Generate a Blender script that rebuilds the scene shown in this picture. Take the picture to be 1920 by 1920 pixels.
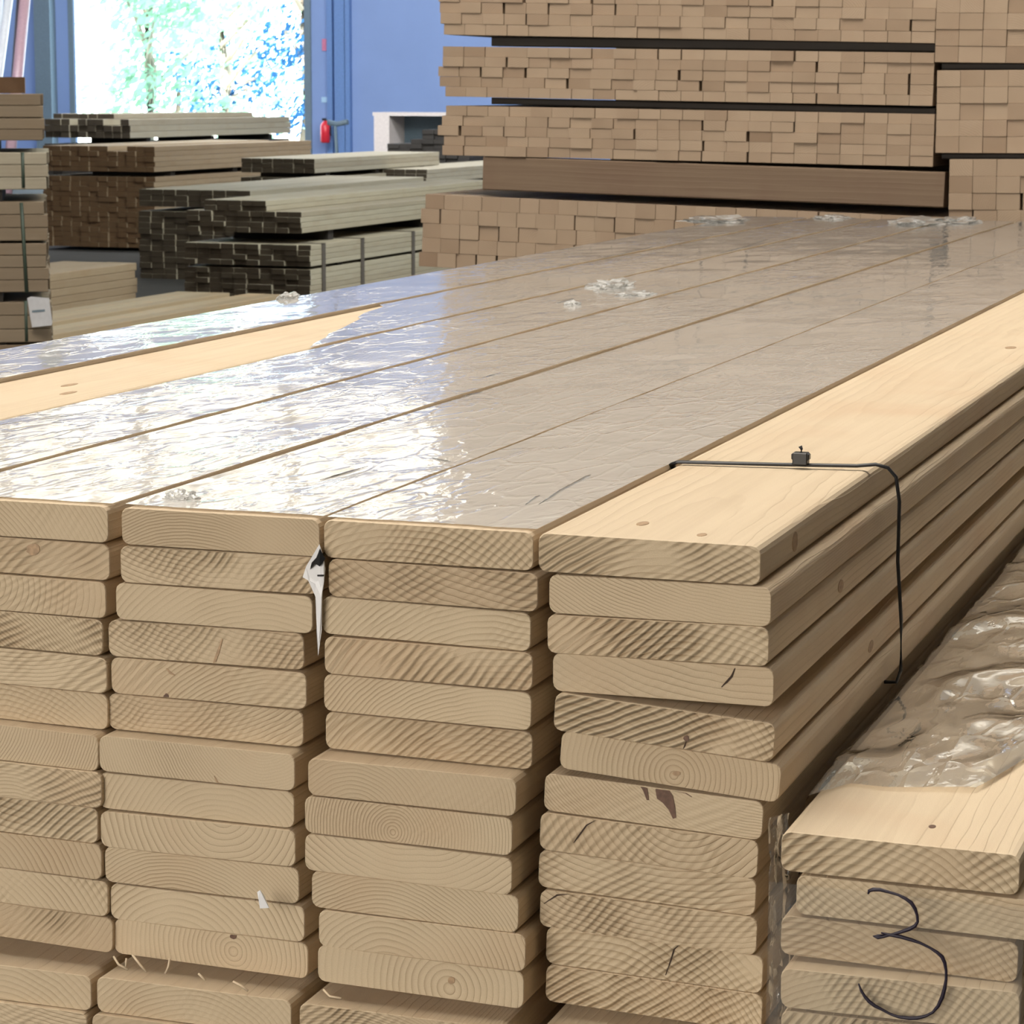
import bpy, bmesh, math, random
from mathutils import Vector, Matrix, noise
random.seed(7)
SC = bpy.context.scene
COL = SC.collection
for o in list(bpy.data.objects): bpy.data.objects.remove(o)
rad = math.radians

# ---------------------------------------------------------------- camera
H0 = 1.25                                   # height of the top of the big pile above the floor
YAW, PIT, ROL, FPX = -0.331480, 0.160351, 0.003014, 4845.14
CAM = Vector((1.28034, -2.04245, H0 + 0.365816))
def cam_axes():
    cy, sy, cp, sp = math.cos(YAW), math.sin(YAW), math.cos(PIT), math.sin(PIT)
    f = Vector((sy*cp, cy*cp, -sp)); r = Vector((cy, -sy, 0)); u = r.cross(f)
    c, s = math.cos(ROL), math.sin(ROL)
    return c*r + s*u, -s*r + c*u, f
CR, CU, CF = cam_axes()
cd = bpy.data.cameras.new('camera'); cam = bpy.data.objects.new('camera', cd); COL.objects.link(cam)
M = Matrix.Identity(4)
for i in range(3):
    M[i][0], M[i][1], M[i][2], M[i][3] = CR[i], CU[i], -CF[i], CAM[i]
cam.matrix_world = M
cd.sensor_width = 36; cd.sensor_height = 36; cd.lens = FPX/1920*36
cd.clip_start = .05; cd.clip_end = 400
cd.dof.use_dof = True; cd.dof.focus_distance = 2.7; cd.dof.aperture_fstop = 40
SC.camera = cam
def ray(px, py): return CF + (px-960)/FPX*CR - (py-960)/FPX*CU
def aty(px, py, y):
    d = ray(px, py); return CAM + d*((y-CAM.y)/d.y)
def atz(px, py, z):
    d = ray(px, py); return CAM + d*((z-CAM.z)/d.z)
def atx(px, py, x):
    d = ray(px, py); return CAM + d*((x-CAM.x)/d.x)

# ---------------------------------------------------------------- world, sun, large lights, exposure
SC.view_settings.view_transform = 'Standard'; SC.view_settings.look = 'None'
SC.view_settings.gamma = 1; SC.view_settings.use_curve_mapping = False
SC.view_settings.exposure = 0.17
W = bpy.data.worlds.new('sky'); SC.world = W; W.use_nodes = True
bg = W.node_tree.nodes['Background']; bg.inputs[0].default_value = (.72, .9, 1, 1); bg.inputs[1].default_value = 8.5
def area(name, loc, to, sx, sy, power, col):
    l = bpy.data.lights.new(name, 'AREA'); l.shape = 'RECTANGLE'; l.size = sx; l.size_y = sy; l.energy = power; l.color = col
    o = bpy.data.objects.new(name, l); COL.objects.link(o); o.location = loc
    o.rotation_euler = (Vector(to)-Vector(loc)).to_track_quat('-Z', 'Y').to_euler(); return o
WARM = (1, .93, .835)
sun = bpy.data.lights.new('sun', 'SUN'); sun.energy = 38; sun.angle = rad(.6); sun.color = (1, .97, .9)
so = bpy.data.objects.new('sun', sun); COL.objects.link(so); so.rotation_euler = (rad(48), 0, rad(-20))
area('skylight_near', (-.6, 1.2, 7.5), (-.2, 1.6, 1), 4, 6, 440, WARM)
area('skylight_pile', (-1.6, 2.6, 7.5), (-1.2, 6.5, 1), 4, 3, 215, WARM)
area('front_opening', (-2.6, -8.0, 3.0), (0, 1.0, .9), 6, 3, 560, WARM)
area('hall_side_fill', (2, 13, 9.3), (-9, 24, 0), 9, 5, 2300, (.95, 1, .95))  # unseen fill lamp added to light the right sides of the hall stacks
area('far_wall_fill', (-10, 24, 9.6), (-9, 40, 1.0), 22, 3, 4200, (.92, .96, 1))  # wall-wash lamp added to brighten the blue back wall

# ---------------------------------------------------------------- material helpers
def mat(name):
    m = bpy.data.materials.new(name); m.use_nodes = True; nt = m.node_tree; nt.nodes.clear()
    return m, nt
class N:
    """tiny node-graph helper"""
    def __init__(s, nt): s.nt = nt
    def n(s, t, **k):
        x = s.nt.nodes.new(t)
        for a, b in k.items(): setattr(x, a, b)
        return x
    def l(s, a, b): s.nt.links.new(a, b)
    def m(s, op, a, b=None, c=None, clamp=False):
        x = s.n('ShaderNodeMath', operation=op); x.use_clamp = clamp
        for i, v in enumerate((a, b, c)):
            if v is None: continue
            if isinstance(v, (int, float)): x.inputs[i].default_value = v
            else: s.l(v, x.inputs[i])
        return x.outputs[0]
    def vm(s, op, a, b=None):
        x = s.n('ShaderNodeVectorMath', operation=op)
        for i, v in enumerate((a, b)):
            if v is None: continue
            if isinstance(v, tuple): x.inputs[i].default_value = v
            else: s.l(v, x.inputs[i])
        return x.outputs[0]
    def noise(s, vec, scale, detail=3, rough=.5, w=None):
        x = s.n('ShaderNodeTexNoise'); x.inputs['Scale'].default_value = scale; x.inputs['Detail'].default_value = detail
        x.inputs['Roughness'].default_value = rough
        if w is not None: x.noise_dimensions = '4D'; s.l(w, x.inputs['W'])
        if vec is not None: s.l(vec, x.inputs['Vector'])
        return x.outputs['Fac']
    def mix(s, f, a, b, mode='MIX'):
        x = s.n('ShaderNodeMix', data_type='RGBA', blend_type=mode)
        for i, v in ((0, f), (6, a), (7, b)):
            if isinstance(v, (int, float)): x.inputs[i].default_value = v
            elif isinstance(v, tuple): x.inputs[i].default_value = (*v, 1) if len(v) == 3 else v
            else: s.l(v, x.inputs[i])
        return x.outputs[2]
    def rng(s, v, a, b, c=0., d=1.):
        x = s.n('ShaderNodeMapRange'); x.inputs[1].default_value = a; x.inputs[2].default_value = b
        x.inputs[3].default_value = c; x.inputs[4].default_value = d; s.l(v, x.inputs[0]); return x.outputs[0]
    def out(s, sh, bump=None):
        o = s.n('ShaderNodeOutputMaterial'); s.l(sh, o.inputs[0])

def wood_mat(name, light, dark, end_mul=(1, 1, 1), ring=.0042, hatch_on=True, streak=.35, rough=.62, warm=(.62, .36, .18)):
    """softwood: growth rings round a pith running along local y; object colour R,G = pith place, B = tint, A = saw-mark strength"""
    m, nt = mat(name); g = N(nt)
    tc = g.n('ShaderNodeTexCoord'); oi = g.n('ShaderNodeObjectInfo')
    sc = g.n('ShaderNodeSeparateColor'); g.l(oi.outputs['Color'], sc.inputs[0])
    R_, G_, B_, A_ = sc.outputs[0], sc.outputs[1], sc.outputs[2], oi.outputs['Alpha']
    rnd = oi.outputs['Random']; seed = g.m('MULTIPLY', rnd, 57.0)
    sx = g.n('ShaderNodeSeparateXYZ'); g.l(tc.outputs['Object'], sx.inputs[0])
    nn = g.n('ShaderNodeSeparateXYZ'); g.l(tc.outputs['Normal'], nn.inputs[0])
    end = g.m('GREATER_THAN', g.m('ABSOLUTE', nn.outputs[1]), .6)
    px = g.m('MULTIPLY', g.m('SUBTRACT', R_, .5), .26); pz = g.m('MULTIPLY', g.m('SUBTRACT', G_, .5), .30)
    slow = g.n('ShaderNodeCombineXYZ'); g.l(g.m('MULTIPLY', sx.outputs[1], .5), slow.inputs[1])
    wv = g.m('MULTIPLY', g.m('SUBTRACT', g.noise(slow.outputs[0], 1.2, 1, .5, seed), .5), g.m('MULTIPLY', sx.outputs[1], 2., clamp=True))
    dx = g.m('ADD', g.m('SUBTRACT', sx.outputs[0], px), g.m('MULTIPLY', wv, .02))
    dz = g.m('ADD', g.m('SUBTRACT', sx.outputs[2], pz), g.m('MULTIPLY', wv, .03))
    r = g.m('SQRT', g.m('ADD', g.m('MULTIPLY', dx, dx), g.m('MULTIPLY', dz, dz)))
    cv = g.n('ShaderNodeCombineXYZ'); g.l(sx.outputs[0], cv.inputs[0]); g.l(sx.outputs[2], cv.inputs[2]); g.l(g.m('MULTIPLY', sx.outputs[1], .25), cv.inputs[1])
    wob = g.m('MULTIPLY', g.m('SUBTRACT', g.noise(cv.outputs[0], 22, 2, .5, seed), .5), .009)
    wid = g.m('ADD', g.m('MULTIPLY', g.m('FRACT', g.m('MULTIPLY', rnd, 13.7)), ring*.9), ring*.6)
    ph = g.m('FRACT', g.m('DIVIDE', g.m('ADD', r, wob), wid))
    late = g.m('POWER', ph, 3.2)
    late = g.m('MULTIPLY', late, g.rng(ph, .93, 1., 1., 0.))
    fade = g.rng(g.noise(cv.outputs[0], 9, 2, .5, seed), .35, .62, .25, 1.)
    late = g.m('MULTIPLY', late, fade)
    # long streaks on faces and edges
    st = g.n('ShaderNodeCombineXYZ'); g.l(g.m('MULTIPLY', sx.outputs[0], 60), st.inputs[0]); g.l(g.m('MULTIPLY', sx.outputs[1], 1.3), st.inputs[1]); g.l(g.m('MULTIPLY', sx.outputs[2], 60), st.inputs[2])
    stre = g.noise(st.outputs[0], 1.4, 4, .6, seed)
    blot = g.noise(tc.outputs['Object'], 5, 3, .55, seed)
    # saw marks across the end grain
    ang = g.m('ADD', g.m('MULTIPLY', g.m('FRACT', g.m('MULTIPLY', rnd, 31.3)), .5), .45)
    a = g.m('ADD', g.m('MULTIPLY', sx.outputs[0], g.m('SINE', ang)), g.m('MULTIPLY', sx.outputs[2], g.m('MULTIPLY', g.m('COSINE', ang), -1.0)))
    a = g.m('ADD', a, g.m('MULTIPLY', g.noise(cv.outputs[0], 18, 1, .5, seed), .012))
    saw = g.m('SINE', g.m('MULTIPLY', a, g.m('ADD', 760., g.m('MULTIPLY', rnd, 300.))))
    saw = g.m('MULTIPLY', g.m('ADD', g.m('MULTIPLY', saw, .5), .5), g.rng(g.noise(cv.outputs[0], 14, 2, .5, g.m('ADD', seed, 9.)), .36, .6, .0, 1.))
    sawm = g.m('MULTIPLY', g.m('MULTIPLY', saw, A_), end)
    # colour
    f_end = g.m('ADD', g.m('MULTIPLY', late, .85), g.m('MULTIPLY', sawm, .5))
    f_side = g.m('ADD', g.m('MULTIPLY', late, .24), g.m('MULTIPLY', g.m('SUBTRACT', stre, .4), streak*1.6))
    f = g.m('ADD', g.m('MULTIPLY', f_end, end), g.m('MULTIPLY', f_side, g.m('SUBTRACT', 1., end)), clamp=True)
    c = g.mix(f, light, dark)
    c = g.mix(g.rng(blot, .5, .72, 0., .38), c, warm)
    c = g.mix(g.m('MULTIPLY', B_, .55), c, (light[0]*.62, light[1]*.55, light[2]*.5), 'MIX')
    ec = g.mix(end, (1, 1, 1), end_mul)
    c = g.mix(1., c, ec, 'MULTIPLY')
    fine = g.noise(tc.outputs['Object'], 900, 2, .6)
    c = g.mix(.16, c, g.mix(1., c, g.mix(fine, (.3, .3, .3), (1.6, 1.6, 1.6)), 'MULTIPLY'))
    bs = g.n('ShaderNodeBsdfPrincipled'); g.l(c, bs.inputs['Base Color']); bs.inputs['Roughness'].default_value = rough
    bs.inputs['Specular IOR Level'].default_value = .3
    h = g.m('ADD', g.m('MULTIPLY', late, .35), g.m('ADD', g.m('MULTIPLY', sawm, -1.3), g.m('MULTIPLY', fine, .15)))
    b = g.n('ShaderNodeBump'); b.inputs['Strength'].default_value = 1.; b.inputs['Distance'].default_value = .0016
    g.l(h, b.inputs['Height']); g.l(b.outputs[0], bs.inputs['Normal'])
    g.out(bs.outputs[0]); return m

PINE = wood_mat('planed_pine', (.70, .575, .41), (.34, .235, .135), end_mul=(.88, .87, .84), warm=(.58, .38, .23))
BATTEN = wood_mat('sawn_batten_wood', (.42, .325, .235), (.32, .24, .165), end_mul=(.92, .9, .88), warm=(.35, .24, .165), ring=.005, streak=.3)
BEAM = wood_mat('brown_beam_wood', (.21, .15, .10), (.12, .075, .05), warm=(.15,.085,.06), ring=.012, streak=.8)
GREY = wood_mat('weathered_lumber_shaded_ends', (.44, .40, .31), (.27, .24, .18), end_mul=(.13, .11, .095), streak=.7, warm=(.34, .27, .18))  # end_mul paints the shade on the near ends into the colour
BROWN = wood_mat('brown_lumber_shaded_ends', (.40, .31, .21), (.25, .18, .11), end_mul=(.40, .31, .24), streak=.7, warm=(.30, .19, .1))  # ends coloured darker to stand in for the shade on them
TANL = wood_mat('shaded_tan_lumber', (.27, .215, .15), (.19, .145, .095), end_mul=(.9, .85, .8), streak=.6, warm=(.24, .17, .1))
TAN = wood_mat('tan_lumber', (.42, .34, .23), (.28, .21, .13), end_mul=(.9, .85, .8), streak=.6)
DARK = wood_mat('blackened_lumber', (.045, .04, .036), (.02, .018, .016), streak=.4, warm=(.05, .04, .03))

def plain(name, col, rough=.6, metal=0, noise_amt=.08, nscale=30, emis=None, spec=.5):
    m, nt = mat(name); g = N(nt); tc = g.n('ShaderNodeTexCoord')
    f = g.noise(tc.outputs['Object'], nscale, 3)
    c = g.mix(f, tuple(max(0, x*(1-noise_amt*2)) for x in col), tuple(x*(1+noise_amt*2) for x in col))
    b = g.n('ShaderNodeBsdfPrincipled'); g.l(c, b.inputs['Base Color']); b.inputs['Roughness'].default_value = rough
    b.inputs['Metallic'].default_value = metal; b.inputs['Specular IOR Level'].default_value = spec
    if emis: b.inputs['Emission Color'].default_value = (*emis[0], 1); b.inputs['Emission Strength'].default_value = emis[1]
    g.out(b.outputs[0]); return m
BLACK = plain('black_plastic', (.012, .012, .014), .35)
KNOT = plain('knot_brown', (.13, .07, .045), .6, nscale=200, noise_amt=.3)
KNOTL = plain('knot_light', (.40, .27, .16), .6, nscale=200, noise_amt=.3)
CRACK = plain('crack_dark', (.05, .03, .02), .9)
WHITE = plain('white_plastic', (.8, .8, .82), .4)
INK = plain('marker_ink', (.012, .006, .02), .5)
BLUEW = plain('blue_painted_sheet', (.23, .33, .60), .55, nscale=1.5, noise_amt=.03)
TRIMB = plain('blue_trim_paint', (.14, .25, .52), .5)
TRIMG = plain('grey_green_paint', (.16, .22, .27), .6)
FLOORM = plain('concrete', (.045, .043, .04), .8, nscale=3, noise_amt=.15)
CEILM = plain('ceiling_sheet', (.46, .42, .35), .8, nscale=2)
FRONTW = plain('warm_wall', (.5, .44, .34), .8, nscale=2)
BRACE = plain('brace_steel', (.3, .28, .25), .6)
RED = plain('red_enamel', (.75, .03, .05), .3)
STRAPG = plain('green_strap', (.05, .075, .055), .5)
PAPER = plain('paper', (.62, .63, .66), .7)
PALEB = plain('pale_board', (.62, .55, .52), .7)
STRAPB = plain('brown_strap', (.1, .085, .07), .5)
PIPEW = plain('white_pipe', (.75, .75, .78), .3); PIPEP = plain('pink_pipe', (.5, .32, .36), .35); PIPED = plain('dark_pipe', (.05, .04, .05), .4)
GROUND = plain('outdoor_ground', (.6, .58, .5), .9, nscale=2)
SPLINT = plain('splinter_wood', (.75, .6, .42), .6)

def leaf_mat(name, col):
    m, nt = mat(name); g = N(nt); oi = g.n('ShaderNodeTexCoord'); f = g.noise(oi.outputs['Object'], .9, 3)
    c = g.mix(f, tuple(x*.6 for x in col), tuple(x*1.4 for x in col))
    d = g.n('ShaderNodeBsdfDiffuse'); g.l(c, d.inputs[0]); t = g.n('ShaderNodeBsdfTranslucent'); g.l(c, t.inputs[0])
    x = g.n('ShaderNodeMixShader'); x.inputs[0].default_value = .5; g.l(d.outputs[0], x.inputs[1]); g.l(t.outputs[0], x.inputs[2])
    g.out(x.outputs[0]); return m
LEAF = leaf_mat('leaf_green', (.20, .34, .24)); LEAFB = leaf_mat('leaf_blue_shade', (.02, .07, .16)); BARK = plain('bark', (.2, .17, .13), .9)  # LEAFB: blue shadow among the foliage put into the leaf colour

def film_mat(name, wr=1.0, haze=.16, rough=.06, gain=1.25, base=.02, hz=(.82, .82, .80), wk=1.):
    """clear polythene sheet: transparent body, fresnel gloss with wrinkles, a little haze"""
    m, nt = mat(name); g = N(nt); tc = g.n('ShaderNodeTexCoord'); P = tc.outputs['Object']
    oi = g.n('ShaderNodeObjectInfo'); sd = g.m('MULTIPLY', oi.outputs['Random'], 31.)
    mp = g.n('ShaderNodeMapping'); mp.inputs['Scale'].default_value = (1, .45, 1); g.l(P, mp.inputs[0]); v = mp.outputs[0]
    n1 = g.noise(v, 16, 3, .6, sd); n2 = g.noise(v, 60, 3, .65, sd)
    vo = g.n('ShaderNodeTexVoronoi', feature='DISTANCE_TO_EDGE'); vo.inputs['Scale'].default_value = 22
    dv = g.vm('ADD', v, g.vm('MULTIPLY', g.n('ShaderNodeTexNoise').outputs['Color'], (.05, .05, .05)))
    g.l(dv, vo.inputs['Vector'])
    ridge = g.rng(vo.outputs[0], 0., .10, 1., 0.)
    area_ = g.rng(g.noise(P, 2.2, 2, .5, sd), .38, .62, .12, 1.)
    h = g.m('ADD', g.m('MULTIPLY', n1, .60*wk), g.m('ADD', g.m('MULTIPLY', n2, .20*wk), g.m('MULTIPLY', ridge, .16*wk)))
    h = g.m('MULTIPLY', h, area_)
    b = g.n('ShaderNodeBump'); b.inputs['Strength'].default_value = min(1., wr); b.inputs['Distance'].default_value = .0021*max(1., wr); g.l(h, b.inputs['Height'])
    fr = g.n('ShaderNodeFresnel'); fr.inputs[0].default_value = 1.5; g.l(b.outputs[0], fr.inputs['Normal'])
    gl = g.n('ShaderNodeBsdfGlossy'); gl.inputs['Roughness'].default_value = rough; g.l(b.outputs[0], gl.inputs['Normal'])
    tr = g.n('ShaderNodeBsdfTransparent'); tr.inputs[0].default_value = (.97, .975, .97, 1)
    df = g.n('ShaderNodeBsdfDiffuse'); df.inputs[0].default_value = (*hz, 1)
    x = g.n('ShaderNodeMixShader'); x.inputs[0].default_value = haze; g.l(tr.outputs[0], x.inputs[1]); g.l(df.outputs[0], x.inputs[2])
    y = g.n('ShaderNodeMixShader'); g.l(g.m('ADD', g.m('MULTIPLY', fr.outputs[0], gain), base, clamp=True), y.inputs[0])
    g.l(x.outputs[0], y.inputs[1]); g.l(gl.outputs[0], y.inputs[2]); g.out(y.outputs[0]); return m
FILM = film_mat('top_film', 1.0, .66, .04, 1.15, .0, (.90, .88, .84))
FILMT = film_mat('tuft_film', 1.2, .45, .10, 1.1, .03, wk=1.6)
FILMC = film_mat('crumpled_film', 1.6, .18, .06, 2.0, .05, wk=1.5)
FILMV = film_mat('end_film', .8, .05, .1, .9, .0)

# ---------------------------------------------------------------- object helpers
def link(name, me, m, parent=None, loc=None):
    o = bpy.data.objects.new(name, me); COL.objects.link(o)
    if m: me.materials.append(m)
    if parent: o.parent = parent
    if loc is not None: o.location = loc
    return o
def tag(o, label=None, cat=None, group=None, kind=None):
    if label: o['label'] = label
    if cat: o['category'] = cat
    if group: o['group'] = group
    if kind: o['kind'] = kind
    return o
def mesh(name, bm, smooth=False):
    me = bpy.data.meshes.new(name); bm.to_mesh(me); bm.free()
    if smooth:
        for p in me.polygons: p.use_smooth = True
    return me
def addbox(bm, x0, x1, y0, y1, z0, z1):
    v = [bm.verts.new(p) for p in ((x0,y0,z0),(x1,y0,z0),(x1,y1,z0),(x0,y1,z0),(x0,y0,z1),(x1,y0,z1),(x1,y1,z1),(x0,y1,z1))]
    for f in ((0,3,2,1),(4,5,6,7),(0,1,5,4),(1,2,6,5),(2,3,7,6),(3,0,4,7)): bm.faces.new([v[i] for i in f])
def struct(name, boxes, m):
    bm = bmesh.new()
    for b in boxes: addbox(bm, *b)
    return tag(link(name, mesh(name, bm), m), kind='structure')
def board_mesh(name, w, t, L, c=.006, seg=3, sag=0.):
    """rounded-edge plank, end face at y=0, centred on x, top at z=0"""
    bm = bmesh.new(); pr = []
    for (cx, cz, a0) in ((w/2-c, -c, 0), (-w/2+c, -c, 90), (-w/2+c, -t+c, 180), (w/2-c, -t+c, 270)):
        for k in range(seg+1):
            a = rad(a0+90*k/seg); pr.append((cx+c*math.cos(a), cz+c*math.sin(a)))
    e = .0012
    ys = [0, e, L-e, L]; rings = []
    for i, y in enumerate(ys):
        s = 1 if 0 < i < 3 else .994
        rings.append([bm.verts.new((x*s, y, (z+t/2)*(s if s == 1 else .975)-t/2)) for x, z in pr])
    for a, b in zip(rings, rings[1:]):
        for i in range(len(pr)):
            j = (i+1) % len(pr); bm.faces.new((a[i], a[j], b[j], b[i]))
    bm.faces.new(rings[0][::-1]); bm.faces.new(rings[-1])
    bm.normal_update()
    for f in bm.faces:
        if abs(f.normal.y) > .5: f.normal_flip() if (f.calc_center_median().y < L/2) == (f.normal.y > 0) else None
    bmesh.ops.recalc_face_normals(bm, faces=bm.faces[:])
    return mesh(name, bm)
def tube_bm(bm, pts, r, n=8, flat=1., up=Vector((0, 0, 1))):
    """swept tube; flat scales the section along 'up'"""
    rings = []
    for i, p in enumerate(pts):
        p = Vector(p); a = Vector(pts[max(0, i-1)]); b = Vector(pts[min(len(pts)-1, i+1)])
        d = (b-a).normalized(); s = d.cross(up)
        if s.length < 1e-4: s = d.cross(Vector((0, 1, 0)))
        s.normalize(); q = s.cross(d).normalized()
        rr = r[i] if isinstance(r, (list, tuple)) else r
        rings.append([bm.verts.new(p + s*rr*math.cos(2*math.pi*k/n) + q*rr*flat*math.sin(2*math.pi*k/n)) for k in range(n)])
    for a, b in zip(rings, rings[1:]):
        for k in range(n): bm.faces.new((a[k], a[(k+1) % n], b[(k+1) % n], b[k]))
    bm.faces.new(rings[0][::-1]); bm.faces.new(rings[-1])
def tube(name, pts, r, m, parent=None, n=8, flat=1., up=Vector((0, 0, 1))):
    bm = bmesh.new(); tube_bm(bm, pts, r, n, flat, up); bmesh.ops.recalc_face_normals(bm, faces=bm.faces[:])
    return link(name, mesh(name, bm, True), m, parent)
ORD = ['', 'first', 'second', 'third', 'fourth', 'fifth', 'sixth', 'seventh', 'eighth', 'ninth', 'tenth', 'eleventh', 'twelfth', 'thirteenth', 'fourteenth',
       'fifteenth', 'sixteenth', 'seventeenth', 'eighteenth', 'nineteenth', 'twentieth', 'twenty-first', 'twenty-second', 'twenty-third', 'twenty-fourth', 'twenty-fifth', 'twenty-sixth', 'twenty-seventh', 'twenty-eighth']

# ---------------------------------------------------------------- the setting
YW = 40.0
XL, XR, YF, HC = -27.0, 11.0, -10.0, 10.0
struct('floor', [(XL, XR, YF, YW+.2, -.2, 0)], FLOORM)
struct('ceiling', [(XL, XR, YF, YW+.2, HC, HC+.2)], CEILM)
dl, dr = aty(143, 190, YW).x, aty(573, 200, YW).x
DT = 4.7
struct('wall_back', [(XL, dl, YW, YW+.04, 0, 6.5), (dr, XR, YW, YW+.04, 0, 6.5), (dl, dr, YW, YW+.04, DT, 6.5), (XL, XR, YW, YW+.25, 9.1, HC)], BLUEW)
struct('wall_left', [(XL-.25, XL, YF, YW+.25, 0, HC)], BLUEW)
struct('wall_right', [(XR, XR+.25, YF, YW+.25, 0, HC)], FRONTW)
struct('wall_front', [(XL, XR, YF-.25, YF, 0, HC)], FRONTW)
# translucent daylight band high in the back wall, steel braces in front of it
SKY = plain('translucent_panel', (.85, .8, .66), .6, emis=((1, .93, .78), 1.7))
struct('window_1', [(XL, XR, YW+.05, YW+.2, 6.5, 9.1)], SKY)
bm = bmesh.new()
for i in range(14):
    x = XL+1+i*2.9
    tube_bm(bm, [(x, YW-.15, 6.5), (x, YW-.15, 9.1)], .10, 4)
    tube_bm(bm, [(x, YW-.2, 6.5), (x+2.9, YW-.2, 9.1)], .10, 4)
    tube_bm(bm, [(x+2.9, YW-.25, 6.5), (x, YW-.25, 9.1)], .10, 4)
tube_bm(bm, [(XL, YW-.15, 7.8), (XR, YW-.15, 7.8)], .1, 4)
tag(link('trim_1', mesh('trim_1', bm), BRACE), kind='structure')
# wall posts seen as upright strips on the blue wall
for i, (a, wd, mm) in enumerate(((92, .16, TRIMG), (641, .10, TRIMB), (622, .05, TRIMB), (655, .05, TRIMB))):
    x = aty(a, 150, YW).x
    struct('trim_%d' % (i+2), [(x-wd, x+wd, YW-.22 if i == 0 else YW-.1, YW, 0, 6.5)], mm)
struct('trim_6', [(dl-.12, dl-.02, YW-.02, YW, 0, DT+.1), (dr, dr+.12, YW-.04, YW, 0, DT+.1), (dl, dr, YW-.04, YW+.04, DT, DT+.1)], TRIMG)
# outdoors
tag(link('ground', mesh('ground', (lambda b: (addbox(b, -70, 30, YW+.3, 110, -.3, -.02), b)[1])(bmesh.new())), GROUND), kind='structure')
def tree(x, y, h, rx, leaf, n, label, seed, dens=1.):
    rnd = random.Random(seed)
    root = bpy.data.objects.new('tree', None); COL.objects.link(root); root.location = (x, y, -.02)
    tag(root, label, 'tree', 'trees outside the doorway')
    bm = bmesh.new(); tube_bm(bm, [(0, 0, 0), (.1, 0, h*.3), (-.1, .1, h*.6), (.1, 0, h*.85)], [.2, .16, .1, .04], 8)
    for k in range(7):
        a = rnd.random()*6.28; z = h*(.25+.08*k)
        tube_bm(bm, [(0, 0, z), (rx*.4*math.cos(a), rx*.4*math.sin(a), z+h*.1), (rx*.75*math.cos(a), rx*.75*math.sin(a), z+h*.16)], [.07, .05, .02], 6)
    link('trunk', mesh('trunk', bm, True), BARK, root)
    bm = bmesh.new(); cl = []
    for k in range(int(42*dens)):
        a = rnd.random()*6.28; rr = rx*math.sqrt(rnd.random()); z = h*(.12+.85*rnd.random())
        cl.append(Vector((rr*math.cos(a), rr*math.sin(a), z)))
    for k in range(n):
        c = rnd.choice(cl); p = c+Vector((rnd.gauss(0, .38), rnd.gauss(0, .38), rnd.gauss(0, .32)))
        s = rnd.uniform(.05, .11); q = Vector((rnd.gauss(0, 1), rnd.gauss(0, 1), rnd.gauss(0, 1))).normalized(); t = q.orthogonal().normalized(); b2 = q.cross(t)
        bm.faces.new([bm.verts.new(p+t*s*1.5), bm.verts.new(p+b2*s*.7), bm.verts.new(p-t*s*1.5), bm.verts.new(p-b2*s*.7)])
    link('crown', mesh('crown', bm), leaf, root)
def out_x(px, y): return aty(px, 100, y).x
tree(out_x(275, 48), 48, 6.3, 1.5, LEAF, 2300, 'pale green leafy tree at the left side of the bright doorway', 1, .7)
tree(out_x(415, 53), 53, 6.6, 1.7, LEAF, 1500, 'sunlit leafy tree in the middle of the bright doorway', 2, .7)
tree(out_x(568, 58), 58, 7.5, 1.2, LEAFB, 1900, 'bluish shaded tree at the right side of the bright doorway', 3, .7)
tree(out_x(425, 62.5), 62.5, 2.9, 1.3, LEAFB, 900, 'low bluish bush under the middle of the bright doorway', 4, .3)
tree(out_x(330, 68), 68, 9.0, 2.6, LEAF, 2200, 'tall thin-leaved tree farthest beyond the bright doorway', 5, .8)

# ---------------------------------------------------------------- the big pile of boards
BW, BT, BL = .1925, .0332, 5.65
PLANK = board_mesh('pine_board', BW, BT, BL, .0072)
GPRE = 'pine boards of the front pile'
def rcol(pz=None, px=None, tint=None, saw=None):
    return (random.uniform(.1, .9) if px is None else px, random.choice((random.uniform(-.3, .42), random.uniform(.45, 1.5))) if pz is None else pz,
            max(0, random.gauss(.3, .32)) if tint is None else tint, random.choice((0, .2, .5, 1., 1.)) if saw is None else saw)
first = [None]
def pine(xc, y, zt, tilt, label, col=None, group=GPRE):
    """one board: xc centre, y of the near end, zt top height at the centre, tilt in radians"""
    if first[0] is None: o = link('pine_board', PLANK, PINE); first[0] = o
    else: o = first[0].copy(); COL.objects.link(o)
    o.location = (xc, y, zt); o.rotation_euler = (0, tilt, 0)
    o.color = col or rcol(); tag(o, label, 'board', group); return o
MEAS = {
4: [(1004,1002,1433,1023),(1026,1078,1450,1101),(1021,1146,1447,1169),(1031,1221,1457,1252),(1035,1297,1462,1359),(1049,1369,1471,1435),(1021,1437,1434,1493),(1011,1510,1426,1563),(1009,1587,1421,1639),(1014,1657,1420,1711),(1021,1730,1436,1788),(1022,1802,1433,1861)],
3: [(603,978,1004,1009),(616,1047,1008,1084),(603,1121,997,1159),(607,1200,1000,1228),(605,1269,999,1307),(609,1338,1000,1378),(577,1424,968,1461),(571,1492,961,1535),(572,1562,960,1610),(586,1630,971,1678),(599,1697,984,1743),(599,1763,979,1814)],
2: [(224,955,602,978),(222,1025,598,1047),(217,1100,585,1128),(200,1178,572,1200),(207,1243,575,1283),(203,1315,569,1353),(187,1390,551,1427),(189,1460,548,1497),(192,1530,549,1567),(200,1593,556,1635),(210,1657,567,1700),(218,1720,573,1768)],
1: [(0,935,202,955),(0,1007,205,1025),(0,1078,198,1093),(0,1145,192,1165),(0,1216,200,1235),(0,1281,202,1302),(0,1350,184,1377),(0,1419,190,1440),(0,1485,183,1512),(0,1550,190,1572),(0,1615,202,1642),(0,1670,211,1707)]}
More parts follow.
